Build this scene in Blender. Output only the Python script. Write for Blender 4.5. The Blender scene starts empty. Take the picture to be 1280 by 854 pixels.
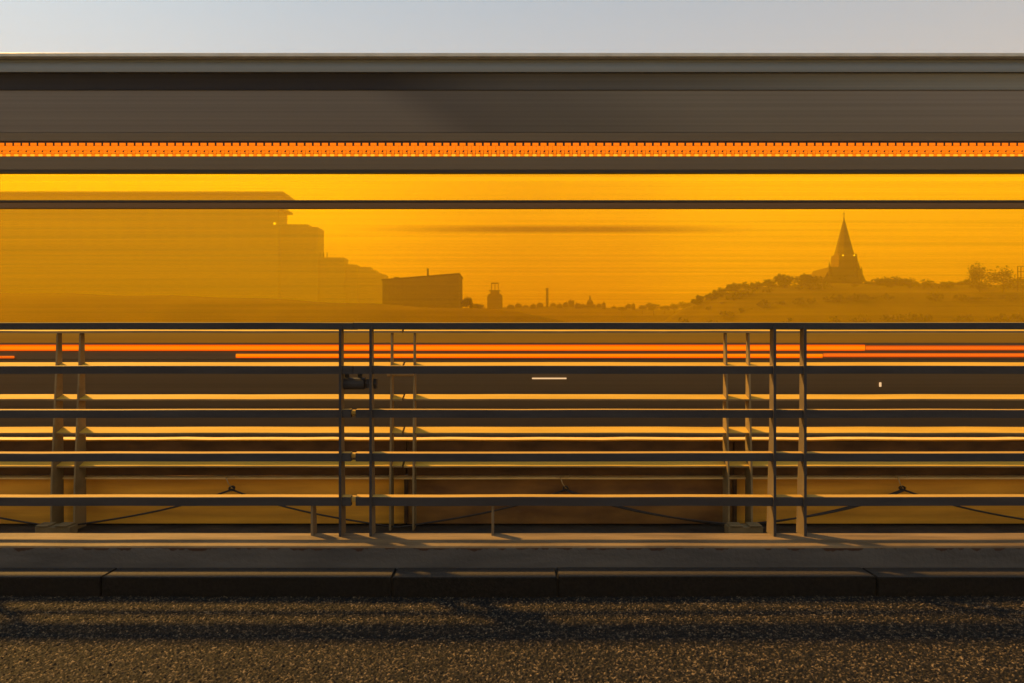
import bpy, bmesh, math, random
import numpy as np
from mathutils import Vector, Matrix

rnd = random.Random(7)
SC = bpy.context.scene
COL = SC.collection
R = math.radians

# ------------------------------------------------------------------ camera
EYE = 1.116                     # eye height above the near carriageway
FPX = 924.0                     # focal length in photo pixels (1280 wide)
cam_d = bpy.data.cameras.new('camera')
cam_d.sensor_width = 36.0
cam_d.lens = FPX / 1280.0 * 36.0
cam_d.shift_y = 9.0 / 1280.0
cam_d.clip_start = 0.05
cam_d.clip_end = 60000.0
cam = bpy.data.objects.new('camera', cam_d)
COL.objects.link(cam)
cam.location = (0, 0, EYE)
cam.rotation_euler = (R(90), 0, 0)
SC.camera = cam

# ------------------------------------------------------------------ sky and sun
SUN_AZ = 52.0                   # degrees to the left of the viewing direction
SUN_EL = 42.2
sx, sy, sz = (-math.sin(R(SUN_AZ)) * math.cos(R(SUN_EL)),
              math.cos(R(SUN_AZ)) * math.cos(R(SUN_EL)), math.sin(R(SUN_EL)))
world = bpy.data.worlds.new('World')
SC.world = world
world.use_nodes = True
wn = world.node_tree
wn.nodes.clear()
w_out = wn.nodes.new('ShaderNodeOutputWorld')
w_bg = wn.nodes.new('ShaderNodeBackground')
w_sky = wn.nodes.new('ShaderNodeTexSky')
w_sky.sky_type = 'NISHITA'
w_sky.sun_disc = False
w_sky.sun_elevation = R(SUN_EL)
w_sky.sun_rotation = math.atan2(sx, sy)
w_sky.altitude = 0
w_sky.air_density = 1.2
w_sky.dust_density = 5.0
w_sky.ozone_density = 0.0
w_bg.inputs['Strength'].default_value = 0.70
w_gam = wn.nodes.new('ShaderNodeGamma')           # hazy evening air: evens out the glow round the sun
w_gam.inputs['Gamma'].default_value = 0.32
w_hsv = wn.nodes.new('ShaderNodeHueSaturation')
w_hsv.inputs['Saturation'].default_value = 0.5
wn.links.new(w_sky.outputs[0], w_gam.inputs[0])
wn.links.new(w_gam.outputs[0], w_hsv.inputs['Color'])
w_tc = wn.nodes.new('ShaderNodeTexCoord')           # warm sunset band all round the horizon, cooler air above it
w_sep = wn.nodes.new('ShaderNodeSeparateXYZ')
w_rmp = wn.nodes.new('ShaderNodeValToRGB')
for q, (pos, c) in enumerate([(0.0, (.66, .34, .09)), (0.08, (.86, .54, .20)), (0.17, (1.0, .73, .34)), (0.22, (.86, .67, .41)), (0.295, (.196, .262, .312)), (0.43, (.132, .222, .30))]):
    el = w_rmp.color_ramp.elements[q] if q < 2 else w_rmp.color_ramp.elements.new(pos)
    el.position = pos
    el.color = (*c, 1)
w_mul = wn.nodes.new('ShaderNodeMix')
w_mul.data_type = 'RGBA'
w_mul.blend_type = 'MULTIPLY'
w_mul.inputs['Factor'].default_value = 1.0
wn.links.new(w_tc.outputs['Generated'], w_sep.inputs[0])
wn.links.new(w_sep.outputs['Z'], w_rmp.inputs[0])
wn.links.new(w_hsv.outputs[0], w_mul.inputs[6])
wn.links.new(w_rmp.outputs[0], w_mul.inputs[7])
wn.links.new(w_mul.outputs[2], w_bg.inputs[0])
wn.links.new(w_bg.outputs[0], w_out.inputs[0])

sun_d = bpy.data.lights.new('sun', 'SUN')
sun_d.energy = 5.0
sun_d.angle = R(3.2)
sun_d.color = (1.0, 0.54, 0.11)
sun = bpy.data.objects.new('sun', sun_d)
COL.objects.link(sun)
sun.rotation_euler = Vector((sx, sy, sz)).to_track_quat('Z', 'Y').to_euler()
sun.location = (sx * 40, sy * 40, sz * 40)

SC.view_settings.view_transform = 'Standard'
SC.view_settings.look = 'None'
SC.view_settings.exposure = 1.0
SC.view_settings.gamma = 1.0
SC.view_settings.use_curve_mapping = False
SC.render.engine = 'CYCLES'
SC.cycles.transparent_max_bounces = 32
SC.cycles.max_bounces = 8
SC.cycles.use_denoising = True


def X(px, d):
    return (px - 640.0) * d / FPX


def Z(py, d):
    return EYE + (436.0 - py) * d / FPX


# ------------------------------------------------------------------ materials
def nodes_of(name):
    m = bpy.data.materials.new(name)
    m.use_nodes = True
    nt = m.node_tree
    nt.nodes.clear()
    return m, nt, nt.nodes.new('ShaderNodeOutputMaterial')


def mat(name, c1, c2=None, rough=0.6, metal=0.0, spec=0.4, scale=6.0, stretch=(1, 1, 1), bump=0.0, bscale=40.0,
        detail=6.0, lo=0.35, hi=0.65):
    m, nt, out = nodes_of(name)
    L = nt.links.new
    p = nt.nodes.new('ShaderNodeBsdfPrincipled')
    p.inputs['Roughness'].default_value = rough
    p.inputs['Metallic'].default_value = metal
    p.inputs['Specular IOR Level'].default_value = spec
    tc = nt.nodes.new('ShaderNodeTexCoord')
    mp = nt.nodes.new('ShaderNodeMapping')
    mp.inputs['Scale'].default_value = stretch
    L(tc.outputs['Object'], mp.inputs['Vector'])
    nz = nt.nodes.new('ShaderNodeTexNoise')
    nz.inputs['Scale'].default_value = scale
    nz.inputs['Detail'].default_value = detail
    L(mp.outputs[0], nz.inputs['Vector'])
    cr = nt.nodes.new('ShaderNodeValToRGB')
    cr.color_ramp.elements[0].position = lo
    cr.color_ramp.elements[1].position = hi
    cr.color_ramp.elements[0].color = (*c1, 1)
    cr.color_ramp.elements[1].color = (*(c2 or [v * 1.25 for v in c1]), 1)
    L(nz.outputs['Fac'], cr.inputs['Fac'])
    L(cr.outputs['Color'], p.inputs['Base Color'])
    if bump:
        nb = nt.nodes.new('ShaderNodeTexNoise')
        nb.inputs['Scale'].default_value = bscale
        nb.inputs['Detail'].default_value = 5
        L(tc.outputs['Object'], nb.inputs['Vector'])
        bp = nt.nodes.new('ShaderNodeBump')
        bp.inputs['Strength'].default_value = bump
        bp.inputs['Distance'].default_value = 0.01
        L(nb.outputs['Fac'], bp.inputs['Height'])
        L(bp.outputs[0], p.inputs['Normal'])
    L(p.outputs[0], out.inputs['Surface'])
    return m


def glow(name, color, strength):
    m, nt, out = nodes_of(name)
    e = nt.nodes.new('ShaderNodeEmission')
    e.inputs['Color'].default_value = (*color, 1)
    e.inputs['Strength'].default_value = strength
    nt.links.new(e.outputs[0], out.inputs['Surface'])
    return m


def bar_glow(name, rim, core, strength, h):
    m, nt, out = nodes_of(name)
    L = nt.links.new
    tc = nt.nodes.new('ShaderNodeTexCoord')
    sep = nt.nodes.new('ShaderNodeSeparateXYZ')
    L(tc.outputs['Object'], sep.inputs[0])
    mr = nt.nodes.new('ShaderNodeMapRange')
    mr.inputs['From Max'].default_value = h
    L(sep.outputs['Z'], mr.inputs['Value'])
    cr = nt.nodes.new('ShaderNodeValToRGB')
    for q, (pos, c) in enumerate([(0, rim), (.35, core), (.6, core), (1, rim)]):
        e = cr.color_ramp.elements[q] if q < 2 else cr.color_ramp.elements.new(pos)
        e.position = pos
        e.color = (*c, 1)
    L(mr.outputs[0], cr.inputs[0])
    e = nt.nodes.new('ShaderNodeEmission')
    e.inputs['Strength'].default_value = strength
    L(cr.outputs[0], e.inputs['Color'])
    L(e.outputs[0], out.inputs['Surface'])
    return m


def tinted_glass(name, tint, veil_col, veil=0.1, gloss=0.02, streak=0.12):
    """thin amber glass: tinted see-through, a scattering veil and streaks standing in for haze, a faint sheen"""
    m, nt, out = nodes_of(name)
    L = nt.links.new
    tc = nt.nodes.new('ShaderNodeTexCoord')
    mp = nt.nodes.new('ShaderNodeMapping')
    mp.inputs['Scale'].default_value = (0.03, 0.03, 9.0)
    L(tc.outputs['Object'], mp.inputs['Vector'])
    nz = nt.nodes.new('ShaderNodeTexNoise')
    nz.inputs['Scale'].default_value = 3.0
    nz.inputs['Detail'].default_value = 7
    nz.inputs['Roughness'].default_value = 0.65
    L(mp.outputs[0], nz.inputs['Vector'])
    cr = nt.nodes.new('ShaderNodeValToRGB')
    cr.color_ramp.elements[0].position = 0.3
    cr.color_ramp.elements[1].position = 0.7
    cr.color_ramp.elements[0].color = (*[t * (1 - streak) for t in tint], 1)
    cr.color_ramp.elements[1].color = (*tint, 1)
    L(nz.outputs['Fac'], cr.inputs['Fac'])
    sep = nt.nodes.new('ShaderNodeSeparateXYZ')
    L(tc.outputs['Object'], sep.inputs[0])
    xm = nt.nodes.new('ShaderNodeMapRange')
    xm.inputs['From Min'].default_value = -5
    xm.inputs['From Max'].default_value = 5
    L(sep.outputs['X'], xm.inputs['Value'])
    xr = nt.nodes.new('ShaderNodeValToRGB')
    xr.color_ramp.interpolation = 'EASE'
    for q, (pos, v) in enumerate([(.22, (1, 1, 1)), (.52, (.955, .935, 1.0)), (.60, (.965, .945, 1.0)), (.78, (1, 1, 1))]):  # duller middle of the glow put into the tint
        e = xr.color_ramp.elements[q] if q < 2 else xr.color_ramp.elements.new(pos)
        e.position = pos
        e.color = (*v, 1)
    L(xm.outputs[0], xr.inputs[0])
    xx = nt.nodes.new('ShaderNodeMix')
    xx.data_type = 'RGBA'
    xx.blend_type = 'MULTIPLY'
    xx.inputs['Factor'].default_value = 1
    L(cr.outputs['Color'], xx.inputs[6])
    L(xr.outputs[0], xx.inputs[7])
    tr = nt.nodes.new('ShaderNodeBsdfTransparent')
    L(xx.outputs[2], tr.inputs['Color'])
    tl = nt.nodes.new('ShaderNodeBsdfTranslucent')
    tl.inputs['Color'].default_value = (*veil_col, 1)
    gl = nt.nodes.new('ShaderNodeBsdfGlossy')
    gl.inputs['Roughness'].default_value = 0.08
    m1 = nt.nodes.new('ShaderNodeMixShader')
    m1.inputs[0].default_value = veil
    L(tr.outputs[0], m1.inputs[1])
    L(tl.outputs[0], m1.inputs[2])
    m2 = nt.nodes.new('ShaderNodeMixShader')
    m2.inputs[0].default_value = gloss
    L(m1.outputs[0], m2.inputs[1])
    L(gl.outputs[0], m2.inputs[2])
    L(m2.outputs[0], out.inputs['Surface'])
    return m


M = {}
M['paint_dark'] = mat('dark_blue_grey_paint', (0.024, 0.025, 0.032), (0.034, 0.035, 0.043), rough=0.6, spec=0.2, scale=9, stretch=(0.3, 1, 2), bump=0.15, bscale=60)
M['rail_top'] = mat('sunlit_steel_tone', (0.38, 0.23, 0.045), (0.50, 0.31, 0.07), rough=0.75, spec=0.15, scale=5, stretch=(0.25, 2, 2), bump=0.1)  # sunlight on the near rail tops put into this lighter tone
M['far_paint'] = mat('sunlit_yellow_tone', (0.55, 0.335, 0.04), (0.68, 0.42, 0.06), rough=0.75, spec=0.15, scale=4, stretch=(0.3, 3, 3), bump=0.08)  # glow on the far rails' slopes put into the yellow
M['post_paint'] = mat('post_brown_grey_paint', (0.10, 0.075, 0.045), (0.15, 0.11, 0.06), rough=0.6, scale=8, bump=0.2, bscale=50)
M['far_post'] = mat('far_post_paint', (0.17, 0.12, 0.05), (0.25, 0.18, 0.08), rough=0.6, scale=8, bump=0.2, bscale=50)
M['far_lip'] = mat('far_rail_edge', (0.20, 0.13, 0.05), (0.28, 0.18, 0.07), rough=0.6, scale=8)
M['girder'] = mat('girder_lit_tone', (0.46, 0.20, 0.012), (0.86, 0.42, 0.03), rough=0.75, scale=3.0, stretch=(0.35, 1, 4.0), bump=0.4, bscale=25, lo=0.3, hi=0.7)  # orange light on the panels put into this bright tone
M['girder_mid'] = mat('girder_dim_tone', (0.12, 0.05, 0.010), (0.26, 0.12, 0.02), rough=0.75, scale=3.2, stretch=(0.8, 1, 2.6), bump=0.4, bscale=25)  # dimmer middle panel: weaker light put into the colour
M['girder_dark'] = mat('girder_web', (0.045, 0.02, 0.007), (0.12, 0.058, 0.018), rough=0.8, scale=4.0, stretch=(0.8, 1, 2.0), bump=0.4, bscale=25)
M['girder_edge'] = mat('girder_lit_flange', (0.70, 0.47, 0.16), (0.8, 0.56, 0.22), rough=0.6, scale=10)  # lit line along flange and ledge put into this pale tone
M['cable'] = mat('black_cable', (0.014, 0.010, 0.008), (0.03, 0.02, 0.012), rough=0.5, scale=30)
M['tie'] = mat('tie_wire', (0.35, 0.24, 0.09), (0.5, 0.34, 0.14), rough=0.5, scale=30)
M['slab'] = mat('dark_slab', (0.02, 0.015, 0.010), (0.05, 0.037, 0.022), rough=0.9, scale=5, bump=0.5)  # dark tone for median slab and kerb joints
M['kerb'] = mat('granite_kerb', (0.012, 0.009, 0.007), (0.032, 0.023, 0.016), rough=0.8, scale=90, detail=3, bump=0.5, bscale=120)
M['kerb_face'] = mat('dirty_shaded_kerb_face', (0.004, 0.0035, 0.003), (0.012, 0.010, 0.008), rough=0.85, spec=0.15, scale=60, bump=0.5, bscale=120)  # dirty stone, with the face's shade put into the near-black colour
M['deck'] = mat('far_asphalt', (0.035, 0.032, 0.03), (0.06, 0.055, 0.05), rough=0.9, scale=60)
M['rubber'] = mat('rubber', (0.012, 0.012, 0.012), (0.02, 0.02, 0.02), rough=0.8)


def plinth_material():
    m, nt, out = nodes_of('weathered_concrete_edge')
    L = nt.links.new
    p = nt.nodes.new('ShaderNodeBsdfPrincipled')
    p.inputs['Roughness'].default_value = 0.8
    tc = nt.nodes.new('ShaderNodeTexCoord')

    def noise(scale, stretch, detail=6):
        mp = nt.nodes.new('ShaderNodeMapping')
        mp.inputs['Scale'].default_value = stretch
        L(tc.outputs['Object'], mp.inputs['Vector'])
        n = nt.nodes.new('ShaderNodeTexNoise')
        n.inputs['Scale'].default_value = scale
        n.inputs['Detail'].default_value = detail
        L(mp.outputs[0], n.inputs['Vector'])
        return n.outputs['Fac']

    def ramp(fac, a, b, ca, cb):
        r = nt.nodes.new('ShaderNodeValToRGB')
        r.color_ramp.elements[0].position = a
        r.color_ramp.elements[1].position = b
        r.color_ramp.elements[0].color = (*ca, 1)
        r.color_ramp.elements[1].color = (*cb, 1)
        L(fac, r.inputs['Fac'])
        return r.outputs['Color']
    base = ramp(noise(4, (0.5, 1, 3)), 0.3, 0.7, (0.036, 0.037, 0.042), (0.08, 0.079, 0.080))
    # runs of rust and dirt, strongest along the upper arris
    sep = nt.nodes.new('ShaderNodeSeparateXYZ')
    L(tc.outputs['Object'], sep.inputs[0])
    band = nt.nodes.new('ShaderNodeMapRange')
    band.inputs['From Min'].default_value = 0.128
    band.inputs['From Max'].default_value = 0.178
    L(sep.outputs['Z'], band.inputs['Value'])
    streaks = noise(16, (1.0, 1, 0.25), 8)
    mul = nt.nodes.new('ShaderNodeMath')
    mul.operation = 'MULTIPLY'
    L(streaks, mul.inputs[0])
    L(band.outputs[0], mul.inputs[1])
    rust = ramp(mul.outputs[0], 0.43, 0.48, (0, 0, 0), (1, 1, 1))
    mx = nt.nodes.new('ShaderNodeMix')
    mx.data_type = 'RGBA'
    L(rust, mx.inputs['Factor'])
    L(base, mx.inputs[6])
    mx.inputs[7].default_value = (0.03, 0.010, 0.004, 1)
    L(mx.outputs[2], p.inputs['Base Color'])
    bp = nt.nodes.new('ShaderNodeBump')
    bp.inputs['Strength'].default_value = 0.5
    bp.inputs['Distance'].default_value = 0.01
    L(noise(50, (1, 1, 1)), bp.inputs['Height'])
    L(bp.outputs[0], p.inputs['Normal'])
    L(p.outputs[0], out.inputs['Surface'])
    return m


M['plinth'] = plinth_material()
M['plinth_top'] = mat('plinth_lit_top', (0.10, 0.066, 0.032), (0.19, 0.128, 0.062), rough=0.75, scale=7, stretch=(0.4, 2, 1), bump=0.3)  # warm light on the plinth top put into the colour

# bus
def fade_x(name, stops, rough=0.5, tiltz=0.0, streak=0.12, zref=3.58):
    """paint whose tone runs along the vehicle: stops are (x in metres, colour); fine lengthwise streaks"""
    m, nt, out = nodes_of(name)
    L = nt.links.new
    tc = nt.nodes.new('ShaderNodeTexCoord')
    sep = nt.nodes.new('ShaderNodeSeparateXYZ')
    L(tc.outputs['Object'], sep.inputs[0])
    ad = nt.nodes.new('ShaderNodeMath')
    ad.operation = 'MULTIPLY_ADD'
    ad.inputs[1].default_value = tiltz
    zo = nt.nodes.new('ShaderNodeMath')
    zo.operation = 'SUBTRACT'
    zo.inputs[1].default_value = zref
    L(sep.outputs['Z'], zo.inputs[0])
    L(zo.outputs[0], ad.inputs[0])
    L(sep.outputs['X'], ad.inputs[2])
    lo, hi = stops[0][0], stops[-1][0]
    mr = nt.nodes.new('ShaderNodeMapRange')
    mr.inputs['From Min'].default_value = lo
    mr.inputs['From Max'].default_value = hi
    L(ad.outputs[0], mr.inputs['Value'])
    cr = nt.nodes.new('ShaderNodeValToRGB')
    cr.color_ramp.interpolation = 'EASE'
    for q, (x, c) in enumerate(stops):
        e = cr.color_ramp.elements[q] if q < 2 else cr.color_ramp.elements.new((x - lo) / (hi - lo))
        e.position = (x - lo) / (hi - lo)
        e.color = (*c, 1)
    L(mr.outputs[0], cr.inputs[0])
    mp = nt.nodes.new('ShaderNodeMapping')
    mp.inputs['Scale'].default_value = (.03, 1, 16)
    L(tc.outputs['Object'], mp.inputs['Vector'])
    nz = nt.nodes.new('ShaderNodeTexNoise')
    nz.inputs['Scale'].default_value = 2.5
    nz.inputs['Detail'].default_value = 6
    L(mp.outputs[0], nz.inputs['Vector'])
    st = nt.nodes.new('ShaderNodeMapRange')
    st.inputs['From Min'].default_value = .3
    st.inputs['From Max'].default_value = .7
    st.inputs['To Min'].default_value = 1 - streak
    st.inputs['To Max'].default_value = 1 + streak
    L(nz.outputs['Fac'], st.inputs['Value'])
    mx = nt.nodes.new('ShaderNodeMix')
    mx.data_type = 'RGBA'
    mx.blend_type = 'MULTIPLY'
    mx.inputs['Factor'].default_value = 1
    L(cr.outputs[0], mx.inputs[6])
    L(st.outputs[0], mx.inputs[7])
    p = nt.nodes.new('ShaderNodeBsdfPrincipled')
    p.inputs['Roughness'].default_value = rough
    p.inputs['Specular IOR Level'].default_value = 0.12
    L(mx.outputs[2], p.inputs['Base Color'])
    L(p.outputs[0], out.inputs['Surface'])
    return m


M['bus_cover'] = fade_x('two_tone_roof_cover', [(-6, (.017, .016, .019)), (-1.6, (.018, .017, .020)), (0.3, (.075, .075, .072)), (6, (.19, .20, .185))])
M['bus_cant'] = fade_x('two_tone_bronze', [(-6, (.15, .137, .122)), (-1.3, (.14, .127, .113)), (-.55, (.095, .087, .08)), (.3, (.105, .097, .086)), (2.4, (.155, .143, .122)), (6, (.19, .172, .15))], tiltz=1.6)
M['bus_glass'] = tinted_glass('amber_window_glass', (1.0, 0.878, 0.10), (1.0, 0.55, 0.05), veil=0.012, gloss=0.012, streak=0.06)  # sunset glow and haze put into tint and veil


def film_material(w, h):
    m, nt, out = nodes_of('smear_tint')
    L = nt.links.new
    tc = nt.nodes.new('ShaderNodeTexCoord')
    sep = nt.nodes.new('ShaderNodeSeparateXYZ')
    L(tc.outputs['Object'], sep.inputs[0])

    def bump_of(axis, mid, half):
        a = nt.nodes.new('ShaderNodeMapRange')
        a.interpolation_type = 'SMOOTHSTEP'
        d = nt.nodes.new('ShaderNodeMath')
        d.operation = 'SUBTRACT'
        d.inputs[1].default_value = mid
        L(sep.outputs[axis], d.inputs[0])
        b = nt.nodes.new('ShaderNodeMath')
        b.operation = 'ABSOLUTE'
        L(d.outputs[0], b.inputs[0])
        a.inputs['From Min'].default_value = half
        a.inputs['From Max'].default_value = half * .15
        L(b.outputs[0], a.inputs['Value'])
        return a.outputs[0]
    mu = nt.nodes.new('ShaderNodeMath')
    mu.operation = 'MULTIPLY'
    L(bump_of('X', 0, w), mu.inputs[0])
    L(bump_of('Z', h, h), mu.inputs[1])
    mx = nt.nodes.new('ShaderNodeMix')
    mx.data_type = 'RGBA'
    L(mu.outputs[0], mx.inputs['Factor'])
    mx.inputs[6].default_value = (1, 1, 1, 1)
    mx.inputs[7].default_value = (.76, .72, .6, 1)
    tr = nt.nodes.new('ShaderNodeBsdfTransparent')
    L(mx.outputs[2], tr.inputs['Color'])
    L(tr.outputs[0], out.inputs['Surface'])
    return m


M['film'] = film_material(2.75, .066)
M['bus_frame'] = mat('window_frame_brown', (0.11, 0.055, 0.015), (0.15, 0.075, 0.02), rough=0.5, scale=3, stretch=(0.05, 1, 20))
M['bus_black'] = mat('black_gasket', (0.012, 0.009, 0.007), (0.018, 0.013, 0.01), rough=0.5)
M['bus_panel'] = mat('bronze_body_paint', (0.128, 0.112, 0.093), (0.150, 0.131, 0.11), rough=0.5, scale=2, stretch=(0.04, 1, 14))
M['bus_panel_low'] = mat('bronze_brown_paint', (0.105, 0.082, 0.052), (0.125, 0.098, 0.064), rough=0.5, scale=2, stretch=(0.04, 1, 14))
M['bus_roof'] = mat('roof_grey_paint', (0.145, 0.165, 0.17), (0.175, 0.195, 0.20), rough=0.6, scale=2, stretch=(0.04, 1, 14))
M['bus_rim'] = mat('roof_edge_trim', (0.45, 0.48, 0.47), (0.55, 0.58, 0.57), rough=0.4)
M['bus_grille'] = mat('dark_roof_cover', (0.017, 0.016, 0.019), (0.023, 0.022, 0.025), rough=0.6, scale=2, stretch=(0.04, 1, 14))
M['bus_mid'] = mat('grey_roof_cover', (0.085, 0.088, 0.078), (0.105, 0.108, 0.095), rough=0.6, scale=2, stretch=(0.04, 1, 14))
M['bus_waist'] = mat('ochre_waist_paint', (0.50, 0.26, 0.010), (0.58, 0.30, 0.012), rough=0.45, scale=2, stretch=(0.04, 1, 14))
M['bus_skirt'] = mat('brown_skirt_paint', (0.10, 0.062, 0.024), (0.13, 0.08, 0.032), rough=0.45, scale=2, stretch=(0.04, 1, 14))
M['bus_skirt_low'] = mat('dark_brown_skirt_paint', (0.085, 0.048, 0.017), (0.11, 0.062, 0.022), rough=0.5, scale=2, stretch=(0.04, 1, 14))
M['bus_inside'] = mat('interior_trim', (0.25, 0.18, 0.09), (0.3, 0.22, 0.12), rough=0.7)
M['led'] = glow('led_orange', (1.0, 0.19, 0.004), 0.6)
M['led_hot'] = glow('led_yellow', (1.0, 0.42, 0.02), 0.66)
M['trail'] = bar_glow('trail_light_orange', (.85, .07, 0), (1.0, .22, .002), 0.6, .063)
M['trail_red'] = bar_glow('trail_light_red', (.6, .06, .002), (1.0, .17, .008), 0.5, .05)
M['cabin_lamp'] = glow('cabin_light', (1.0, 0.56, 0.06), 0.66)
M['white_fleck'] = glow('small_white_fleck', (1.0, 0.62, 0.3), 0.45)
M['city_lamp'] = glow('lit_window', (1.0, 0.85, 0.5), 2.6)

# city
M['pale'] = mat('pale_render_wall', (0.76, 0.68, 0.57), (0.82, 0.74, 0.63), rough=0.9, scale=0.2)
M['city'] = mat('dark_render_wall', (0.09, 0.07, 0.05), (0.12, 0.10, 0.075), rough=0.9, scale=0.2)
M['city_hall'] = mat('tan_brick_wall', (0.30, 0.25, 0.19), (0.36, 0.30, 0.23), rough=0.9, scale=0.2)
M['city_far'] = mat('dark_brick_wall', (0.04, 0.027, 0.02), (0.06, 0.04, 0.03), rough=0.9, scale=0.2)  # darker wall tone for the far skyline
M['city_b'] = mat('brown_brick_wall', (0.17, 0.13, 0.10), (0.22, 0.17, 0.13), rough=0.9, scale=0.2)
M['city_slate'] = mat('grey_slate_roof', (0.13, 0.115, 0.10), (0.17, 0.15, 0.13), rough=0.9, scale=0.3)
M['city_roof'] = mat('slate_roof', (0.02, 0.018, 0.016), (0.035, 0.03, 0.027), rough=0.9, scale=0.3)
M['city_win'] = mat('window_glass_far', (0.68, 0.60, 0.50), (0.74, 0.66, 0.55), rough=0.6)
M['hall_win'] = mat('dark_window_far', (0.24, 0.20, 0.15), (0.28, 0.23, 0.17), rough=0.5)
M['leaf'] = mat('tree_leaves', (0.06, 0.066, 0.03), (0.11, 0.11, 0.05), rough=0.8, scale=0.6)
M['bark'] = mat('bark', (0.04, 0.03, 0.02), (0.06, 0.045, 0.03), rough=0.9, scale=3)
M['hill'] = mat('hill_ground', (0.06, 0.055, 0.028), (0.11, 0.095, 0.05), rough=0.95, scale=0.03)
M['water'] = mat('river_water', (0.02, 0.025, 0.028), (0.03, 0.035, 0.04), rough=0.12, scale=0.05, bump=0.3, bscale=0.5)


# ------------------------------------------------------------------ object helpers
def empty(name, loc=(0, 0, 0)):
    o = bpy.data.objects.new(name, None)
    COL.objects.link(o)
    o.location = loc
    return o


def tag(o, label=None, cat=None, group=None, kind=None):
    if label:
        o['label'] = label
    if cat:
        o['category'] = cat
    if group:
        o['group'] = group
    if kind:
        o['kind'] = kind
    return o


def put(name, me, parent=None, loc=None):
    o = bpy.data.objects.new(name, me)
    COL.objects.link(o)
    if parent is not None:
        o.parent = parent
    if loc is not None:
        o.location = loc
    return o


def mesh(name, verts, faces, mats, idx=None, smooth=False):
    me = bpy.data.meshes.new(name)
    me.from_pydata([tuple(v) for v in verts], [], faces)
    for m in mats:
        me.materials.append(M[m] if isinstance(m, str) else m)
    if idx:
        for p, i in zip(me.polygons, idx):
            p.material_index = i
    if smooth:
        for p in me.polygons:
            p.use_smooth = True
    me.update()
    return me


def boxes_mesh(name, boxes, m, bevel=0.0, mats=None, idx=None):
    """boxes: (x0,x1,y0,y1,z0,z1) merged in one mesh"""
    bm = bmesh.new()
    for k, (x0, x1, y0, y1, z0, z1) in enumerate(boxes):
        r = bmesh.ops.create_cube(bm, size=1.0)
        vs = r['verts']
        for v in vs:
            v.co = Vector((x0 + (v.co.x + .5) * (x1 - x0), y0 + (v.co.y + .5) * (y1 - y0), z0 + (v.co.z + .5) * (z1 - z0)))
        if idx:
            for f in set(f for v in vs for f in v.link_faces):
                f.material_index = idx[k]
    if bevel:
        bmesh.ops.bevel(bm, geom=bm.edges[:], offset=bevel, segments=1, affect='EDGES', profile=0.5)
    me = bpy.data.meshes.new(name)
    bm.to_mesh(me)
    bm.free()
    for mm in (mats or [m]):
        me.materials.append(M[mm])
    return me


def box(name, b, m, parent=None, bevel=0.0):
    """a box whose object origin sits at the middle of its base"""
    x0, x1, y0, y1, z0, z1 = b
    cx, cy = (x0 + x1) / 2, (y0 + y1) / 2
    me = boxes_mesh(name, [(x0 - cx, x1 - cx, y0 - cy, y1 - cy, 0, z1 - z0)], m, bevel)
    off = Vector((cx, cy, z0))
    if parent is not None:
        off = off - parent_world(parent)
    return put(name, me, parent, off)


def parent_world(o):
    v = Vector(o.location)
    while o.parent is not None:
        o = o.parent
        v = v + Vector(o.location)
    return v


def extrude_x(name, prof, x0, x1, mats, idx, step=0.35, wob=0.0, seed=0):
    """profile [(y,z)..] swept along x; idx gives the material of every profile edge; slight waviness"""
    r = random.Random(seed)
    n = max(1, int(round((x1 - x0) / step)))
    xs = [x0 + (x1 - x0) * i / n for i in range(n + 1)]
    k = len(prof)
    V, F, I = [], [], []
    for i, x in enumerate(xs):
        dz = r.uniform(-wob, wob)
        dy = r.uniform(-wob, wob)
        for (y, z) in prof:
            V.append((x, y + dy, z + dz))
    for i in range(n):
        for j in range(k):
            a, b = i * k + j, i * k + (j + 1) % k
            F.append((a, b, b + k, a + k))
            I.append(idx[j])
    F.append(tuple(range(k - 1, -1, -1)))
    F.append(tuple(n * k + j for j in range(k)))
    I += [0, 0]
    me = mesh(name, V, F, mats, I)
    bm = bmesh.new()
    bm.from_mesh(me)
    bmesh.ops.recalc_face_normals(bm, faces=bm.faces)
    bm.to_mesh(me)
    bm.free()
    return me


def plate(prof, x, t, m, name):
    """flat plate: profile in (y,z), thickness t around x"""
    k = len(prof)
    V = [(x - t / 2, y, z) for y, z in prof] + [(x + t / 2, y, z) for y, z in prof]
    F = [tuple(range(k)), tuple(range(2 * k - 1, k - 1, -1))]
    for j in range(k):
        F.append((j, j + k, (j + 1) % k + k, (j + 1) % k))
    me = mesh(name, V, F, [m])
    bm = bmesh.new()
    bm.from_mesh(me)
    bmesh.ops.recalc_face_normals(bm, faces=bm.faces)
    bmesh.ops.bevel(bm, geom=bm.edges[:], offset=0.0015, segments=1, affect='EDGES')
    bm.to_mesh(me)
    bm.free()
    return me


def tube(name, pts, rad, m, seg=6, rads=None):
    pts = [Vector(p) for p in pts]
    V, F = [], []
    n = len(pts)
    for i, p in enumerate(pts):
        t = (pts[min(i + 1, n - 1)] - pts[max(i - 1, 0)]).normalized()
        a = t.orthogonal().normalized() if i == 0 else (a - t * a.dot(t)).normalized()
        b = t.cross(a)
        rr = rads[i] if rads else rad
        for s in range(seg):
            w = 2 * math.pi * s / seg
            V.append(p + (a * math.cos(w) + b * math.sin(w)) * rr)
    for i in range(n - 1):
        for s in range(seg):
            s2 = (s + 1) % seg
            F.append((i * seg + s, i * seg + s2, (i + 1) * seg + s2, (i + 1) * seg + s))
    F.append(tuple(range(seg - 1, -1, -1)))
    F.append(tuple((n - 1) * seg + s for s in range(seg)))
    return mesh(name, V, F, [m], smooth=True)


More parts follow.
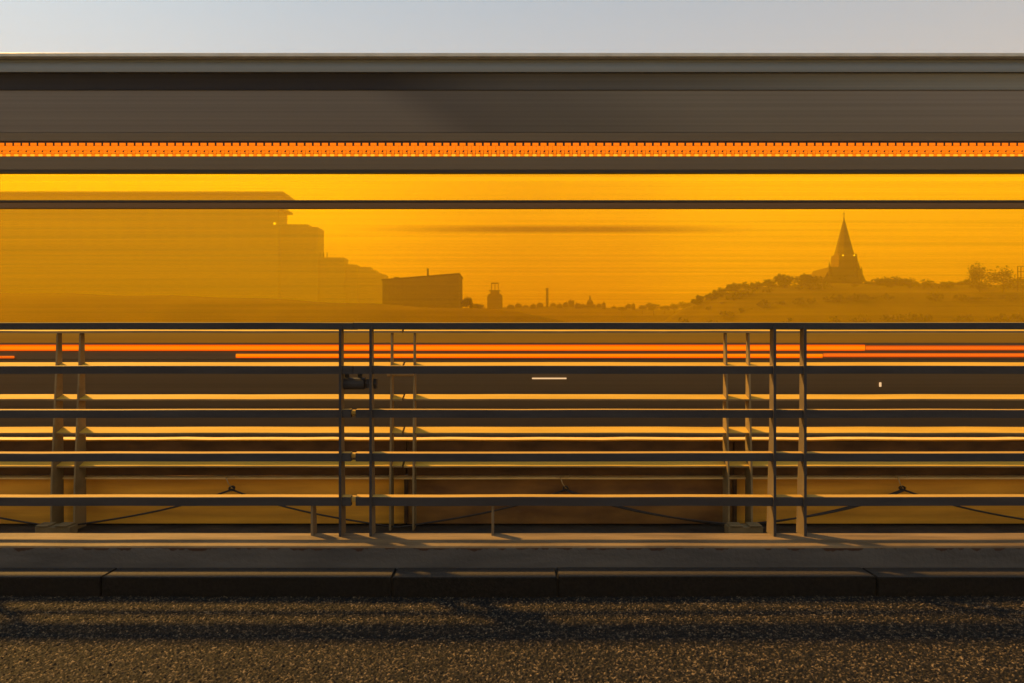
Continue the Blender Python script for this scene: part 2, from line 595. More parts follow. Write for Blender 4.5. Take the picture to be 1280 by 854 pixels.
def lathe(name, prof, m, seg=12, axis='z'):
    """prof: [(radius, height)]"""
    V, F = [], []
    k = len(prof)
    for r_, h in prof:
        for s in range(seg):
            w = 2 * math.pi * s / seg
            c, d = r_ * math.cos(w), r_ * math.sin(w)
            V.append((c, d, h) if axis == 'z' else (h, c, d))
    for i in range(k - 1):
        for s in range(seg):
            s2 = (s + 1) % seg
            F.append((i * seg + s, i * seg + s2, (i + 1) * seg + s2, (i + 1) * seg + s))
    F.append(tuple(range(seg - 1, -1, -1)))
    F.append(tuple((k - 1) * seg + s for s in range(seg)))
    me = mesh(name, V, F, [m])
    bm = bmesh.new()
    bm.from_mesh(me)
    bmesh.ops.recalc_face_normals(bm, faces=bm.faces)
    bm.to_mesh(me)
    bm.free()
    return me


# ------------------------------------------------------------------ ground: water, far deck, near road
water = put('water', mesh('water', [(-9000, -400, -26), (9000, -400, -26), (9000, 20000, -26), (-9000, 20000, -26)], [(0, 1, 2, 3)], ['water']))
tag(water, 'dark calm water far below the bridge', kind='structure')

# near carriageway: a slab, with the worn stone chippings modelled where the lens can see them
KERB_Y = 3.336
PL_Y = 3.482
box('road', (-40, 40, -6.0, KERB_Y + .02, -1.2, -0.012), 'deck')
tag(bpy.data.objects['road'], 'near asphalt carriageway of the bridge', kind='structure')


def asphalt_patch():
    x0, x1, y0, y1, st = -2.95, 2.95, 2.1, KERB_Y + 0.004, 0.0038
    nx, ny = int((x1 - x0) / st), int((y1 - y0) / st)
    rs = np.random.RandomState(3)
    cell = 0.0092
    cx, cy = int((x1 - x0) / cell) + 3, int((y1 - y0) / cell) + 3
    jx, jy = rs.rand(cx, cy), rs.rand(cx, cy)
    hh = rs.rand(cx, cy)
    tx, ty = rs.uniform(-1, 1, (cx, cy)), rs.uniform(-1, 1, (cx, cy))
    col = rs.rand(cx, cy)
    gx, gy = np.meshgrid(np.linspace(0, x1 - x0, nx), np.linspace(0, y1 - y0, ny), indexing='ij')
    gx = gx + rs.uniform(-.3, .3, gx.shape) * st
    gy = gy + rs.uniform(-.3, .3, gy.shape) * st
    ix, iy = (gx / cell).astype(int), (gy / cell).astype(int)
    best = np.full(gx.shape, 1e9)
    second = np.full(gx.shape, 1e9)
    H = np.zeros(gx.shape)
    C = np.zeros(gx.shape)
    for a in (-1, 0, 1):
        for b in (-1, 0, 1):
            u, v = np.clip(ix + a, 0, cx - 1), np.clip(iy + b, 0, cy - 1)
            px, py = (ix + a + jx[u, v]) * cell, (iy + b + jy[u, v]) * cell
            dx, dy = gx - px, gy - py
            d = np.hypot(dx, dy)
            better = d < best
            second = np.where(better, best, np.minimum(second, d))
            H = np.where(better, hh[u, v] * 0.0055 + (tx[u, v] * dx + ty[u, v] * dy) * 0.75, H)
            C = np.where(better, col[u, v], C)
            best = np.where(better, d, best)
    edge = np.clip((second - best) / (cell * 0.35), 0, 1)
    z = -0.007 + H * edge ** .6 + edge * 0.004
    bx = np.sin(gx * 1.3 + 1) * 0.002 + np.sin(gy * 4.1) * 0.0015
    z = z + bx
    V = np.stack([gx + x0, gy + y0, z], -1).reshape(-1, 3)
    i = np.arange((nx - 1) * (ny - 1))
    a = (i // (ny - 1)) * ny + i % (ny - 1)
    F = np.stack([a, a + ny, a + ny + 1, a + 1], -1)
    me = bpy.data.meshes.new('asphalt_chippings')
    me.vertices.add(len(V))
    me.vertices.foreach_set('co', V.ravel())
    me.loops.add(F.size)
    me.loops.foreach_set('vertex_index', F.ravel().astype(np.int32))
    me.polygons.add(len(F))
    me.polygons.foreach_set('loop_start', (np.arange(len(F)) * 4).astype(np.int32))
    me.polygons.foreach_set('loop_total', np.full(len(F), 4, np.int32))
    me.update(calc_edges=True)
    at = me.attributes.new('stone', 'FLOAT', 'POINT')
    at.data.foreach_set('value', (C * edge).ravel().astype(np.float32))
    m, nt, out = nodes_of('asphalt_stone')
    L = nt.links.new
    p = nt.nodes.new('ShaderNodeBsdfPrincipled')
    p.inputs['Roughness'].default_value = 0.8
    p.inputs['Specular IOR Level'].default_value = 0.15
    an = nt.nodes.new('ShaderNodeAttribute')
    an.attribute_name = 'stone'
    cr = nt.nodes.new('ShaderNodeValToRGB')
    e = cr.color_ramp.elements
    e[0].color = (0.005, 0.005, 0.0052, 1)
    e[1].color = (0.20, 0.145, 0.085, 1)
    k = cr.color_ramp.elements.new(0.38)
    k.color = (0.0075, 0.0068, 0.0065, 1)
    k = cr.color_ramp.elements.new(0.68)
    k.color = (0.055, 0.041, 0.026, 1)
    L(an.outputs['Fac'], cr.inputs['Fac'])
    L(cr.outputs[0], p.inputs['Base Color'])
    L(p.outputs[0], out.inputs['Surface'])
    me.materials.append(m)
    return me


chips = put('road_chippings', asphalt_patch())
tag(chips, 'coarse stone chippings of the asphalt along the kerb', kind='stuff')

# kerb of separate granite stones
kerb = empty('kerb', (0, KERB_Y, 0))
tag(kerb, 'low granite kerb between the asphalt and the concrete edge', kind='structure')
KZ = EYE - 1.029
joints = [-9.0, -7.4, -5.75, -4.1, X(126, KERB_Y), X(490, KERB_Y), X(697, KERB_Y), X(1096, KERB_Y), 3.2, 4.9, 6.5, 8.2, 9.8]
for i in range(len(joints) - 1):
    a, b = joints[i] + .004, joints[i + 1] - .004
    dz, dy = rnd.uniform(-.003, .003), rnd.uniform(-.004, .004)
    cx = (a + b) / 2
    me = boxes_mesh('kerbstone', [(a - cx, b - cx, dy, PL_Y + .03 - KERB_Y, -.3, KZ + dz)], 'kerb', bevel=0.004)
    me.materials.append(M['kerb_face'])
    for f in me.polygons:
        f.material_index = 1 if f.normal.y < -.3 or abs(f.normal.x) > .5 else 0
    put('kerbstone', me, kerb, (cx, 0, 0))
joint_bed = put('joint_mortar', boxes_mesh('joint_mortar', [(-9, 9.8, .02, .15, -.3, KZ - .015)], 'slab'), kerb)

# the concrete edge that carries the near railing
PZ = EYE - 0.927
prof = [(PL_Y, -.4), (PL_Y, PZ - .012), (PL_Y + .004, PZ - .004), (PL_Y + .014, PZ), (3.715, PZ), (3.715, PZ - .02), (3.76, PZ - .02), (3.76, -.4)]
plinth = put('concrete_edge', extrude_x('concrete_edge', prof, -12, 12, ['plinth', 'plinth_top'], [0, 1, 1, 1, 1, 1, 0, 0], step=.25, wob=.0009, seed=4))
tag(plinth, 'grey concrete edge with rust stained arris under the near railing', kind='structure')
slab = box('median_slab', (-12, 12, 3.765, 5.7, -.6, -.06), 'slab')
tag(slab, 'dark slab in the gap between the two railings', kind='structure')
fdeck = box('far_road', (-60, 60, 5.02, 13.5, -1.4, 0.0), 'deck')
tag(fdeck, 'far carriageway of the bridge under the bus', kind='structure')

# ------------------------------------------------------------------ near railing
NY = 3.655
near_front = [(403, 411.5), (457.5, 467.5), (512.5, 522.5), (566.8, 577), (621.5, 632.5)]


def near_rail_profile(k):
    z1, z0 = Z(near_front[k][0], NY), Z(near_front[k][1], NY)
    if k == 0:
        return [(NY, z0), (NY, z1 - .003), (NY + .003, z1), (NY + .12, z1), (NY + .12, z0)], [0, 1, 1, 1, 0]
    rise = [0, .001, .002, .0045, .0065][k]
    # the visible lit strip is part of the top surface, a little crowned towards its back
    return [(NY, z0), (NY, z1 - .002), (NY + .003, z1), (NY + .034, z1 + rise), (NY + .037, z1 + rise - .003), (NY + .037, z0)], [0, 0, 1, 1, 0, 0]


def near_post(x, parent):
    zt = Z(408, NY)
    p = [(NY - .006, PZ - .005), (NY - .006, zt), (NY + .048, zt), (NY + .060, zt - .5), (NY + .10, PZ - .005)]
    o = put('post', plate(p, 0, .0115, 'post_paint', 'post'), parent, (x - parent.location.x, 0, 0))
    f = put('front_edge', boxes_mesh('front_edge', [(-.0062, .0062, NY - .0085, NY - .0062, PZ, zt)], 'paint_dark'), o)
    return o


JX = X(443, NY + .03)
near_x = [X(p, NY) for p in (425.5, 463.5, 968, 1007.5)]
PITCH = near_x[2] - near_x[0]
secs = [(-9.0, JX - .012, 'near dark steel railing section ending at the expansion joint', True),
        (JX + .012, 9.0, 'near dark steel railing section with the pipe coupling at its end', False)]
for x0, x1, lab, left in secs:
    root = empty('railing', ((x0 + x1) / 2, NY, PZ))
    root.location = ((x0 + x1) / 2, 0, 0)
    tag(root, lab, 'railing', 'railings along the bridge median')
    for k in range(5):
        pr, ix = near_rail_profile(k)
        a, b = x0 - root.location.x, x1 - root.location.x
        if k < 2:   # continuous sleeves close the gap on the upper rails
            a, b = (a, b + .0105) if left else (a - .0105, b)
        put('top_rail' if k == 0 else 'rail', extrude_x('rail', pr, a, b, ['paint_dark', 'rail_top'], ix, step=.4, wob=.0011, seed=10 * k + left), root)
        if k >= 2 and not left:
            z1, z0 = Z(near_front[k][0], NY), Z(near_front[k][1], NY)
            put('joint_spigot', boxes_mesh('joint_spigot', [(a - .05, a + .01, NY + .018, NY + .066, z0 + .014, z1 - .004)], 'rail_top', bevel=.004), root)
    xs = []
    for n in range(-4, 5):
        for q in (0, 1):
            x = near_x[q] + n * PITCH
            if x0 < x < x1:
                xs.append(x)
    for x in xs:
        near_post(x, root)
    for x in ([X(392, 3.7)] if left else [X(616, 3.7)]):
        p = [(NY + .012, PZ - .004), (NY + .012, Z(630, NY)), (NY + .07, Z(630, NY)), (NY + .09, PZ - .004)]
        put('short_strut', plate(p, x - root.location.x, .012, 'post_paint', 'short_strut'), root)
    if not left:
        zc = Z(479.5, 3.71)
        c = put('pipe_coupling', lathe('pipe_coupling', [(.026, 0), (.030, .004), (.030, .118), (.027, .122)], 'paint_dark', 14, 'x'), root,
                (X(426, 3.71) - root.location.x, 3.712, zc))
        put('collar', lathe('collar', [(.022, 0), (.027, .006), (.027, .03), (.019, .031), (.019, .036), (.029, .037), (.029, .054), (.025, .056)], 'paint_dark', 6, 'x'), c, (.126, 0, 0))
        for hx_ in (.02, .085):
            put('hanger', boxes_mesh('hanger', [(hx_, hx_ + .022, -.004, .004, .02, .07)], 'paint_dark'), c)

# ------------------------------------------------------------------ far railing (mirrored, its sloped backs towards the lens)
FY = 4.78
far_y = [(411.2, 416.5), (453, 460.5), (493.3, 500.8), (534.3, 543.0), (575.8, 584.6)]
far_x = [X(p, 4.80) for p in (69, 98, 489.5, 518, 905.5, 934.5)]
FP = (far_x[4] - far_x[0]) / 2
FJ = X(504, 4.8)
for x0, x1, lab, left in [(-10.0, FJ - .006, 'far yellowish railing section with its twin posts by the picture edge', True),
                          (FJ + .006, 10.0, 'far yellowish railing section running past the church side', False)]:
    root = empty('railing', ((x0 + x1) / 2, 0, 0))
    tag(root, lab, 'railing', 'railings along the bridge median')
    cx = root.location.x
    for k in range(5):
        zt, zb = Z(far_y[k][0], FY + .05), Z(far_y[k][1], FY)
        lip = .010
        if k == 0:
            zt, lip = zt + .012, .014
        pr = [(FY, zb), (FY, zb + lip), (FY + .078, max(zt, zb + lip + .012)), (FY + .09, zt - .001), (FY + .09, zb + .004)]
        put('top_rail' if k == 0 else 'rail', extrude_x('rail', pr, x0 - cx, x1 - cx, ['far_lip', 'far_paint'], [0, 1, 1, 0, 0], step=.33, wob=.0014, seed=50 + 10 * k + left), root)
    for n in range(-4, 5):
        for q in (2, 3):
            x = far_x[q] + n * FP
            if x0 < x < x1 or (left and abs(x - far_x[2]) < .01):
                zt, zb = Z(415, 4.8), Z(665, 4.70)
                p = [(4.735, zb), (4.74, .25), (4.79, 1.0), (4.80, zt - .02), (4.812, zt), (4.845, zt), (4.862, .5), (4.865, zb)]
                put('post', plate(p, x - cx, .0115, 'far_post', 'post'), root)
        xf = (far_x[2] + far_x[3]) / 2 + n * FP
        if x0 < xf < x1:
            b = put('foot_bracket', boxes_mesh('foot_bracket', [(-.11, .11, 4.63, 4.72, -.055, .0), (-.10, -.02, 4.62, 4.71, .0005, .012), (.02, .10, 4.62, 4.71, .0005, .012)], 'far_post', bevel=.004), root, (xf - cx, 0, 0))
    if not left:
        put('pipe_sleeve', lathe('pipe_sleeve', [(.012, 0), (.016, .002), (.016, .02), (.011, .022), (.011, .03), (.015, .032), (.015, .17), (.012, .172)], 'far_lip', 10, 'x'), root,
            (X(484, 4.76) - cx, 4.755, Z(467.5, 4.755)))

# ------------------------------------------------------------------ edge girder of the far deck, in panels
GY = 4.90
girder = empty('edge_girder', (0, GY, 0))
tag(girder, 'brown steel girder along the far carriageway edge', kind='structure')
zt, zl, zb = Z(549, GY), Z(598, 4.85), Z(655, GY)
gx = [X(508, GY) + n * FP for n in range(-4, 6)]
for i in range(len(gx) - 1):
    a, b = gx[i] + .004, gx[i + 1] - .004
    c = (a + b) / 2
    dy = rnd.uniform(-.004, .004)
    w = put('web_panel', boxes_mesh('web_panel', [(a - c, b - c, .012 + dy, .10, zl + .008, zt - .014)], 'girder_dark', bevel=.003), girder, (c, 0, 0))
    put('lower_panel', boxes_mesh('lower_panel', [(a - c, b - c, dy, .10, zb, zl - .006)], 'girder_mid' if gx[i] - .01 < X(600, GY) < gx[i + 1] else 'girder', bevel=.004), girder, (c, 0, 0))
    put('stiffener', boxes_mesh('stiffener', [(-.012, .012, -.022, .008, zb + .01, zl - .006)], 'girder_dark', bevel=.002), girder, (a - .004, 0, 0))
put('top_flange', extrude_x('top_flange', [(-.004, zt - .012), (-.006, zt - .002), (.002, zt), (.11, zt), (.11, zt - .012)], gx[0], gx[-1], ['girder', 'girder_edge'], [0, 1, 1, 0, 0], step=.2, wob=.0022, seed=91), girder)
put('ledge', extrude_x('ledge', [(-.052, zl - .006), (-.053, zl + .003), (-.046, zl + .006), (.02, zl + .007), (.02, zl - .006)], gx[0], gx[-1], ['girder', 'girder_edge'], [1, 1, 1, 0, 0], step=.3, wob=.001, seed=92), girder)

# hanging cables and the tie wires that hold them under the ledge
tie_x = [X(p, 4.83) for p in (-127, 290, 707, 1128, 1548)]
names = ['leaving the picture edge', 'sagging below the pipe coupling', 'sagging below the far twin posts near the church', 'running out beneath the church']
for i in range(4):
    for s in range(2 if i in (2,) else 1):
        a, b = tie_x[i], tie_x[i + 1]
        z0, z1 = Z(612, 4.83), Z(661 - 4 * s, 4.72)
        pts = []
        for k in range(25):
            t = k / 24
            u = abs(2 * t - 1)
            z = z1 + (z0 - z1) * (0.62 * u + 0.38 * u ** 3) if s == 0 else z1 + (z0 - z1) * (.45 * u + .55 * u ** 3)
            pts.append((a + (b - a) * t, 4.825 - .07 * (1 - u) - .02 * s, z))
        o = put('hanging_cable', tube('hanging_cable', pts, .0065, 'cable', 6))
        tag(o, ('second thinner black cable ' if s else 'black cable ') + names[i], 'cable', 'cables hung along the girder')
for i, (x, nm) in enumerate(zip(tie_x[1:4], ('nearest the picture edge with the twin posts', 'in the middle of the girder', 'below the church spire'))):
    za, zk = Z(597, 4.845), Z(611, 4.83)
    root = empty('cable_tie', (x, 4.83, zk))
    tag(root, 'twisted wire tie holding the cables ' + nm, 'cable tie', 'wire ties on the girder ledge')
    d = za - zk
    put('loop', tube('loop', [(-.036, .02, d), (-.034, -.012, d + .004), (-.02, -.01, d * .5), (0, 0, 0.006), (.012, .004, -.004)], .0035, 'tie', 5), root)
    put('twist', tube('twist', [(-.036, .01, d + .004), (-.012, .0, d + .007), (.016, -.004, d + .004), (.03, -.002, d + .018), (.026, .002, d + .005)], .0028, 'tie', 5), root)
    put('knot', tube('knot', [(.016 * math.cos(w * 1.1), .012 * math.sin(w * 1.7), .014 * math.sin(w * 1.1) + .002) for w in np.linspace(0, 11, 26)], .0046, 'cable', 5), root)
    put('tail', tube('tail', [(0, 0, 0), (-.012, -.008, -.014), (-.026, -.006, -.018)], .003, 'cable', 5), root)

# ------------------------------------------------------------------ the bus
BY = 7.7
BW = 2.5
K = FPX / BY
BX0, BX1 = -9.4, 10.6


def bz(py):
    return EYE + (436.0 - py) / K


def bx_(px):
    return (px - 640.0) / K


bus = empty('bus', ((BX0 + BX1) / 2, BY + BW / 2, 0))
tag(bus, 'long bronze bus with orange display strip and amber windows behind the railings', 'bus')


def bpart(name, b, m, parent=None, bevel=.004):
    return box(name, b, m, parent or bus, bevel)


def run(name, ya, yb, y0, y1, m, cuts, bevel=.004, far=False):
    out = []
    for a, b in zip(cuts[:-1], cuts[1:]):
        out.append(bpart(name, (a + .0015, b - .0015, y0, y1, bz(yb), bz(ya)), m, None, bevel))
    return out


def cuts(n, shift=0.0):
    w = 5.6 + shift * .3
    return [BX0, -w, w, BX1]


def shell(name, ya, yb, y_of, m, w=5.8, seg=8, thick=.05):
    """curved body shell in three lengths; y_of(u) is how far the skin leans in, u = 0 at its foot and 1 at its head"""
    z0, z1 = bz(yb), bz(ya)
    prof = [(BY + y_of(j / seg), z0 + (z1 - z0) * j / seg) for j in range(seg + 1)]
    prof += [(BY + y_of(1) + thick, z1), (BY + y_of(0) + thick, z0)]
    pwb = parent_world(bus)
    for a, b in zip((BX0, -w, w), (-w, w, BX1)):
        c = (a + b) / 2
        me = extrude_x(name, [(y - pwb.y, z) for y, z in prof], a + .0015 - c, b - .0015 - c, [m], [0] * len(prof), step=6)
        for p in me.polygons:
            p.use_smooth = len(p.vertices) == 4
        o = put(name, me, bus, (c - pwb.x, 0, 0))
        me.set_sharp_from_angle(angle=R(35))


# near side, from the roof edge downwards
bpart('roof_edge_trim', (BX0, BX1, BY - .01, BY + .08, bz(71), bz(66.5)), 'bus_rim')
shell('roof_panel', 71.4, 90, lambda u: .10 * u ** 2.2, 'bus_roof', 5.9)
e1, e2 = bx_(440), bx_(530)
# roof cover with a slanted front: dark box, then a lighter one
zt_, zb_ = bz(90.4), bz(111)


def xz_plate(name, prof, y0, y1, m, parent):
    """upright plate: outline in world (x,z), from y0 to y1"""
    pw = parent_world(parent)
    k = len(prof)
    V = [(x - pw.x, y0 - pw.y, z - pw.z) for x, z in prof] + [(x - pw.x, y1 - pw.y, z - pw.z) for x, z in prof]
    F = [tuple(range(k)), tuple(range(2 * k - 1, k - 1, -1))] + [(j, j + k, (j + 1) % k + k, (j + 1) % k) for j in range(k)]
    me = mesh(name, V, F, [m])
    bm = bmesh.new()
    bm.from_mesh(me)
    bmesh.ops.recalc_face_normals(bm, faces=bm.faces)
    bm.to_mesh(me)
    bm.free()
    return put(name, me, parent)


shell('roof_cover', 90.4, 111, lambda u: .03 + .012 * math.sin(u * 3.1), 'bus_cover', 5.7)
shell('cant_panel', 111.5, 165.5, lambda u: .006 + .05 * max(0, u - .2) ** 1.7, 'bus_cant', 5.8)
run('sign_rail', 166.2, 176.6, BY - .004, BY + .06, 'bus_panel_low', cuts(3, 1.1))
run('sign_rail', 196.2, 212.6, BY - .004, BY + .06, 'bus_panel_low', cuts(3, 1.1))
bpart('drip_rail', (BX0, BX1, BY - .012, BY + .05, bz(216.6), bz(213)), 'bus_black', None, .002)

# orange dot display: a dark tray with a row of light modules
sign = bpart('display_sign', (bx_(-150), bx_(1430), BY + .012, BY + .06, bz(196), bz(176.8)), 'bus_black', None, .002)
MW, MH = 10.13 / K, 16.6 / K


def led_module():
    def q(x0, x1, z0, z1):
        return (x0 * MW, x1 * MW, -.006, .0, z0 * MH, z1 * MH)
    bs = [q(.02, .76, .80, 1.0), q(.0, .47, .42, .77), q(.50, .98, .46, .77), q(.02, .38, .19, .40), q(.60, .96, .19, .43),
          q(.02, .52, .0, .15), q(.55, .98, .0, .15), q(.42, .54, .2, .30)]
    return boxes_mesh('light_module', bs, None, 0, ['led', 'led_hot'], [0, 0, 0, 0, 0, 1, 0, 0])


lm = led_module()
n_mod = int((bx_(1425) - bx_(-145)) / MW)
pw = parent_world(sign)
for i in range(n_mod):
    put('light_module', lm, sign, (bx_(-145) + i * MW - pw.x, BY + .010 - pw.y, bz(195.2) - pw.z))

# glazing of the near side: upper lights, transom, main panes
gc = [BX0 + .15, -7.8, 7.8, BX1 - .15]
for a, b in zip(gc[:-1], gc[1:]):
    bpart('upper_pane', (a + .002, b - .002, BY + .012, BY + .018, bz(250.2), bz(216.8)), 'bus_glass', None, 0)
    bpart('window_pane', (a + .002, b - .002, BY + .012, BY + .018, bz(402.6), bz(260.8)), 'bus_glass', None, 0)
bpart('transom_bar', (BX0, BX1, BY - .002, BY + .05, bz(260.6), bz(253.2)), 'bus_frame', None, .003)
bpart('transom_gasket', (BX0, BX1, BY - .008, BY + .05, bz(253), bz(250.4)), 'bus_black', None, .002)
bpart('cabin_light', (BX0 + .3, BX1 - .3, BY + .055, BY + .075, bz(224.5), bz(219.4)), 'cabin_lamp', None, .002)
# body below the windows
shell('waist_panel', 402.8, 428.5, lambda u: .012 * (1 - u) ** 2, 'bus_waist', 5.8)
run('waist_panel', 429, 450, BY + .006, BY + .06, 'bus_skirt', cuts(5, .7))
shell('side_panel', 450.4, 520, lambda u: .05 * (1 - u) ** 2, 'bus_skirt', 5.8)
run('skirt_panel', 520.5, 558, BY + .052, BY + .09, 'bus_skirt_low', cuts(6, .35))
# marker light bars along the waist: added glow for passing light streaks
for (a, b, ya, yb, m, nm) in [(-180, 1081, 431, 438.6, 'trail', 'light_trail_bar'), (1082, 1450, 432, 438, 'trail_red', 'light_trail_bar'),
                              (-160, 18, 445, 448.2, 'trail_red', 'light_trail_bar'), (295, 1028, 442.4, 447.6, 'trail', 'light_trail_bar'),
                              (1029, 1440, 441.6, 446.6, 'trail_red', 'light_trail_bar')]:
    bpart(nm, (bx_(a), bx_(b), BY - .012, BY + .004, bz(yb), bz(ya)), m, None, .004)
for (a, b, ya, yb) in [(665, 708, 472.2, 474), (1098.6, 1101.2, 478, 483.5)]:  # added glowing flecks for stray streaks and dots of light
    bpart('light_fleck', (bx_(a), bx_(b), BY - .012, BY - .002, bz(yb), bz(ya)), 'white_fleck', None, .002)
# far side of the bus: tall panorama panes in a slim frame
FYB = BY + BW
for a, b in zip(gc[:-1], gc[1:]):
    bpart('window_pane', (a + .002, b - .002, FYB - .018, FYB - .012, 1.27, 3.69), 'bus_glass', None, 0)
bpart('far_waist_panel', (BX0, BX1, FYB - .06, FYB, .25, 1.265), 'bus_skirt', None)
bpart('far_roof_panel', (BX0, BX1, FYB - .06, FYB, 3.695, bz(72)), 'bus_roof', None)
bpart('roof', (BX0, BX1, BY + .065, FYB - .065, bz(80), bz(69)), 'bus_roof', None, .02)
bpart('ceiling', (BX0, BX1, BY + .10, FYB - .065, 3.74, 3.78), 'bus_inside', None)
bpart('floor', (BX0, BX1, BY + .065, FYB - .065, .33, .38), 'bus_inside', None)
for s, (a, b) in enumerate(((BX0 - .08, BX0 - .001), (BX1 + .001, BX1 + .08))):
    bpart('end_panel', (a, b, BY + .02, FYB - .02, .25, 1.2), 'bus_skirt', None, .02)
    bpart('end_cap', (a, b, BY + .02, FYB - .02, 2.9, bz(72)), 'bus_roof', None, .02)
    bpart('end_window', (a + .03, a + .04, BY + .12, FYB - .12, 1.205, 2.895), 'bus_glass', None, 0)
    for yy in (BY + .07, FYB - .07):
        bpart('corner_post', (a, b, yy - .05, yy + .05, 1.203, 2.897), 'bus_black', None, .01)
    for yy in (BY + .35, FYB - .35):
        bpart('headlight', (a - .012 if s == 0 else b - .01, a + .01 if s == 0 else b + .012, yy - .14, yy + .14, .62, .78), 'bus_rim', None, .008)
# added film strip for a dark smear across the glass, clear towards its ends and edges
gy = BY + 1.25
sf = bpart('smear_strip', (X(400, gy), X(1000, gy), gy, gy + .003, Z(293.5, gy), Z(279, gy)), 'film', None, 0)
put('film_rail', tube('film_rail', [(-4.4, 0, 0), (4.4, 0, 0)], .004, 'film', 6), sf, (0, .001, Z(279, gy) - Z(293.5, gy) + .004))
# wheels inside the skirts
tyre_me = lathe('tyre', [(.30, 0), (.45, .01), (.48, .05), (.48, .23), (.45, .27), (.30, .28)], 'rubber', 24, 'x')
rim_me = lathe('rim', [(.02, .02), (.10, .03), (.14, .06), (.27, .05), (.31, .02), (.31, .25), (.02, .25)], 'bus_rim', 20, 'x')
for x in (BX0 + 2.6, -1.0, BX1 - 3.2):
    for yy in (BY + .09, FYB - .37):
        w = empty('wheel')
        w.parent = bus
        w.location = Vector((x, yy, .48)) - parent_world(bus)
        w.rotation_euler = (0, 0, R(90))
        put('tyre', tyre_me, w)
        put('rim', rim_me, w)

# ------------------------------------------------------------------ the land across the water
def hill(name, label, fx, ydepth, xs, y_front, y_back, base=-26.5):
    """a ridge: fx(x) is its crest height at ydepth; falls to the water in front and gently behind"""
    ny = 14
    V, F = [], []
    for x in xs:
        top = fx(x)
        for j in range(ny + 1):
            t = j / ny
            y = y_front + (y_back - y_front) * t
            tc = (ydepth - y_front) / (y_back - y_front)
            if t <= tc:
                u = t / tc
                h = base + (top - base) * (1 - (1 - u) ** 1.8)
            else:
                u = (t - tc) / (1 - tc)
                h = top + (base - top) * u ** 2
            h += .35 * math.sin(x * .11 + y * .07) * (0 < j < ny)
            V.append((x, y, h))
    m = ny + 1
    for i in range(len(xs) - 1):
        for j in range(ny):
            a = i * m + j
            F.append((a, a + m, a + m + 1, a + 1))
    o = put(name, mesh(name, V, F, ['hill'], smooth=True))
    tag(o, label, kind='structure')
    return V


def interp(tab):
    px = [t[0] for t in tab]
    py = [t[1] for t in tab]
    return lambda p: float(np.interp(p, px, py))


# wooded hill under the church, 600 m away
HD = 620.0
ridge = interp([(800, 436), (840, 400), (862, 384), (882, 375), (905, 366), (930, 361), (970, 358), (1030, 354), (1100, 355), (1280, 357), (1700, 352), (2100, 370)])
H1 = hill('church_hill', 'wooded hill carrying the church', lambda x: Z(ridge(x * FPX / HD + 640), HD), HD, np.linspace(X(790, HD), X(1900, HD), 90), HD - 190, HD + 300)
FD = 1005.0
ridge2 = interp([(200, 390), (560, 385), (600, 385), (700, 383), (760, 385), (830, 387), (1000, 388), (1500, 390)])
H2 = hill('far_shore', 'low far shore below the skyline', lambda x: Z(ridge2(x * FPX / FD + 640), FD), FD, np.linspace(X(-200, FD), X(1700, FD), 110), FD - 200, FD + 500)
LD = 420.0
ridge3 = interp([(-900, 360), (0, 366), (300, 372), (480, 381), (560, 385), (600, 387), (650, 390), (720, 405), (800, 440)])
H3 = hill('near_shore', 'built up shore under the apartment blocks', lambda x: Z(ridge3(x * FPX / LD + 640), LD), LD, np.linspace(X(-900, LD), X(800, LD), 90), LD - 150, LD + 330)


def windows(parent, x0, x1, yf, z0, z1, nx, nz, w=.55, h=.55, m='city_win'):
    """rows of window panes let into the front wall, one shared pane mesh"""
    pwl = parent_world(parent)
    dx, dz = (x1 - x0) / nx, (z1 - z0) / nz
    me = boxes_mesh('window', [(-dx * w / 2, dx * w / 2, -.12, .05, 0, dz * h)], m)
    for i in range(nx):
        for j in range(nz):
            put('window', me, parent, Vector((x0 + dx * (i + .5), yf, z0 + dz * (j + .22))) - pwl)


def block(name, label, cat, d, px0, px1, ytop, depth, wall='pale', zb=-20, win=None, roof=True, group=None):
    x0, x1 = X(px0, d), X(px1, d)
    root = empty(name, ((x0 + x1) / 2, d + depth / 2, zb))
    tag(root, label, cat, group)
    zt = Z(ytop, d)
    box('wall', (x0, x1, d, d + depth, zb, zt), wall, root)
    if roof:
        e = .012 * (x1 - x0) + .2
        box('roof', (x0 - e, x1 + e, d - e, d + depth + e, zt + .001, zt + .012 * d / 2 * .3 + .3), 'pale', root)
    if win:
        windows(root, x0 + .6, x1 - .6, d, zt - win[2], zt - .6, win[0], win[1])
    return root, x0, x1, zt


def lamp(root, px, py, d, r):
    me = lathe('lit_window', [(r * .6, 0), (r, .05), (r, .3)], 'city_lamp', 10, 'x')
    o = put('lit_window', me, root, Vector((X(px, d), d - .15, Z(py, d))) - parent_world(root))
    o.rotation_euler = (0, 0, R(90))
    return o


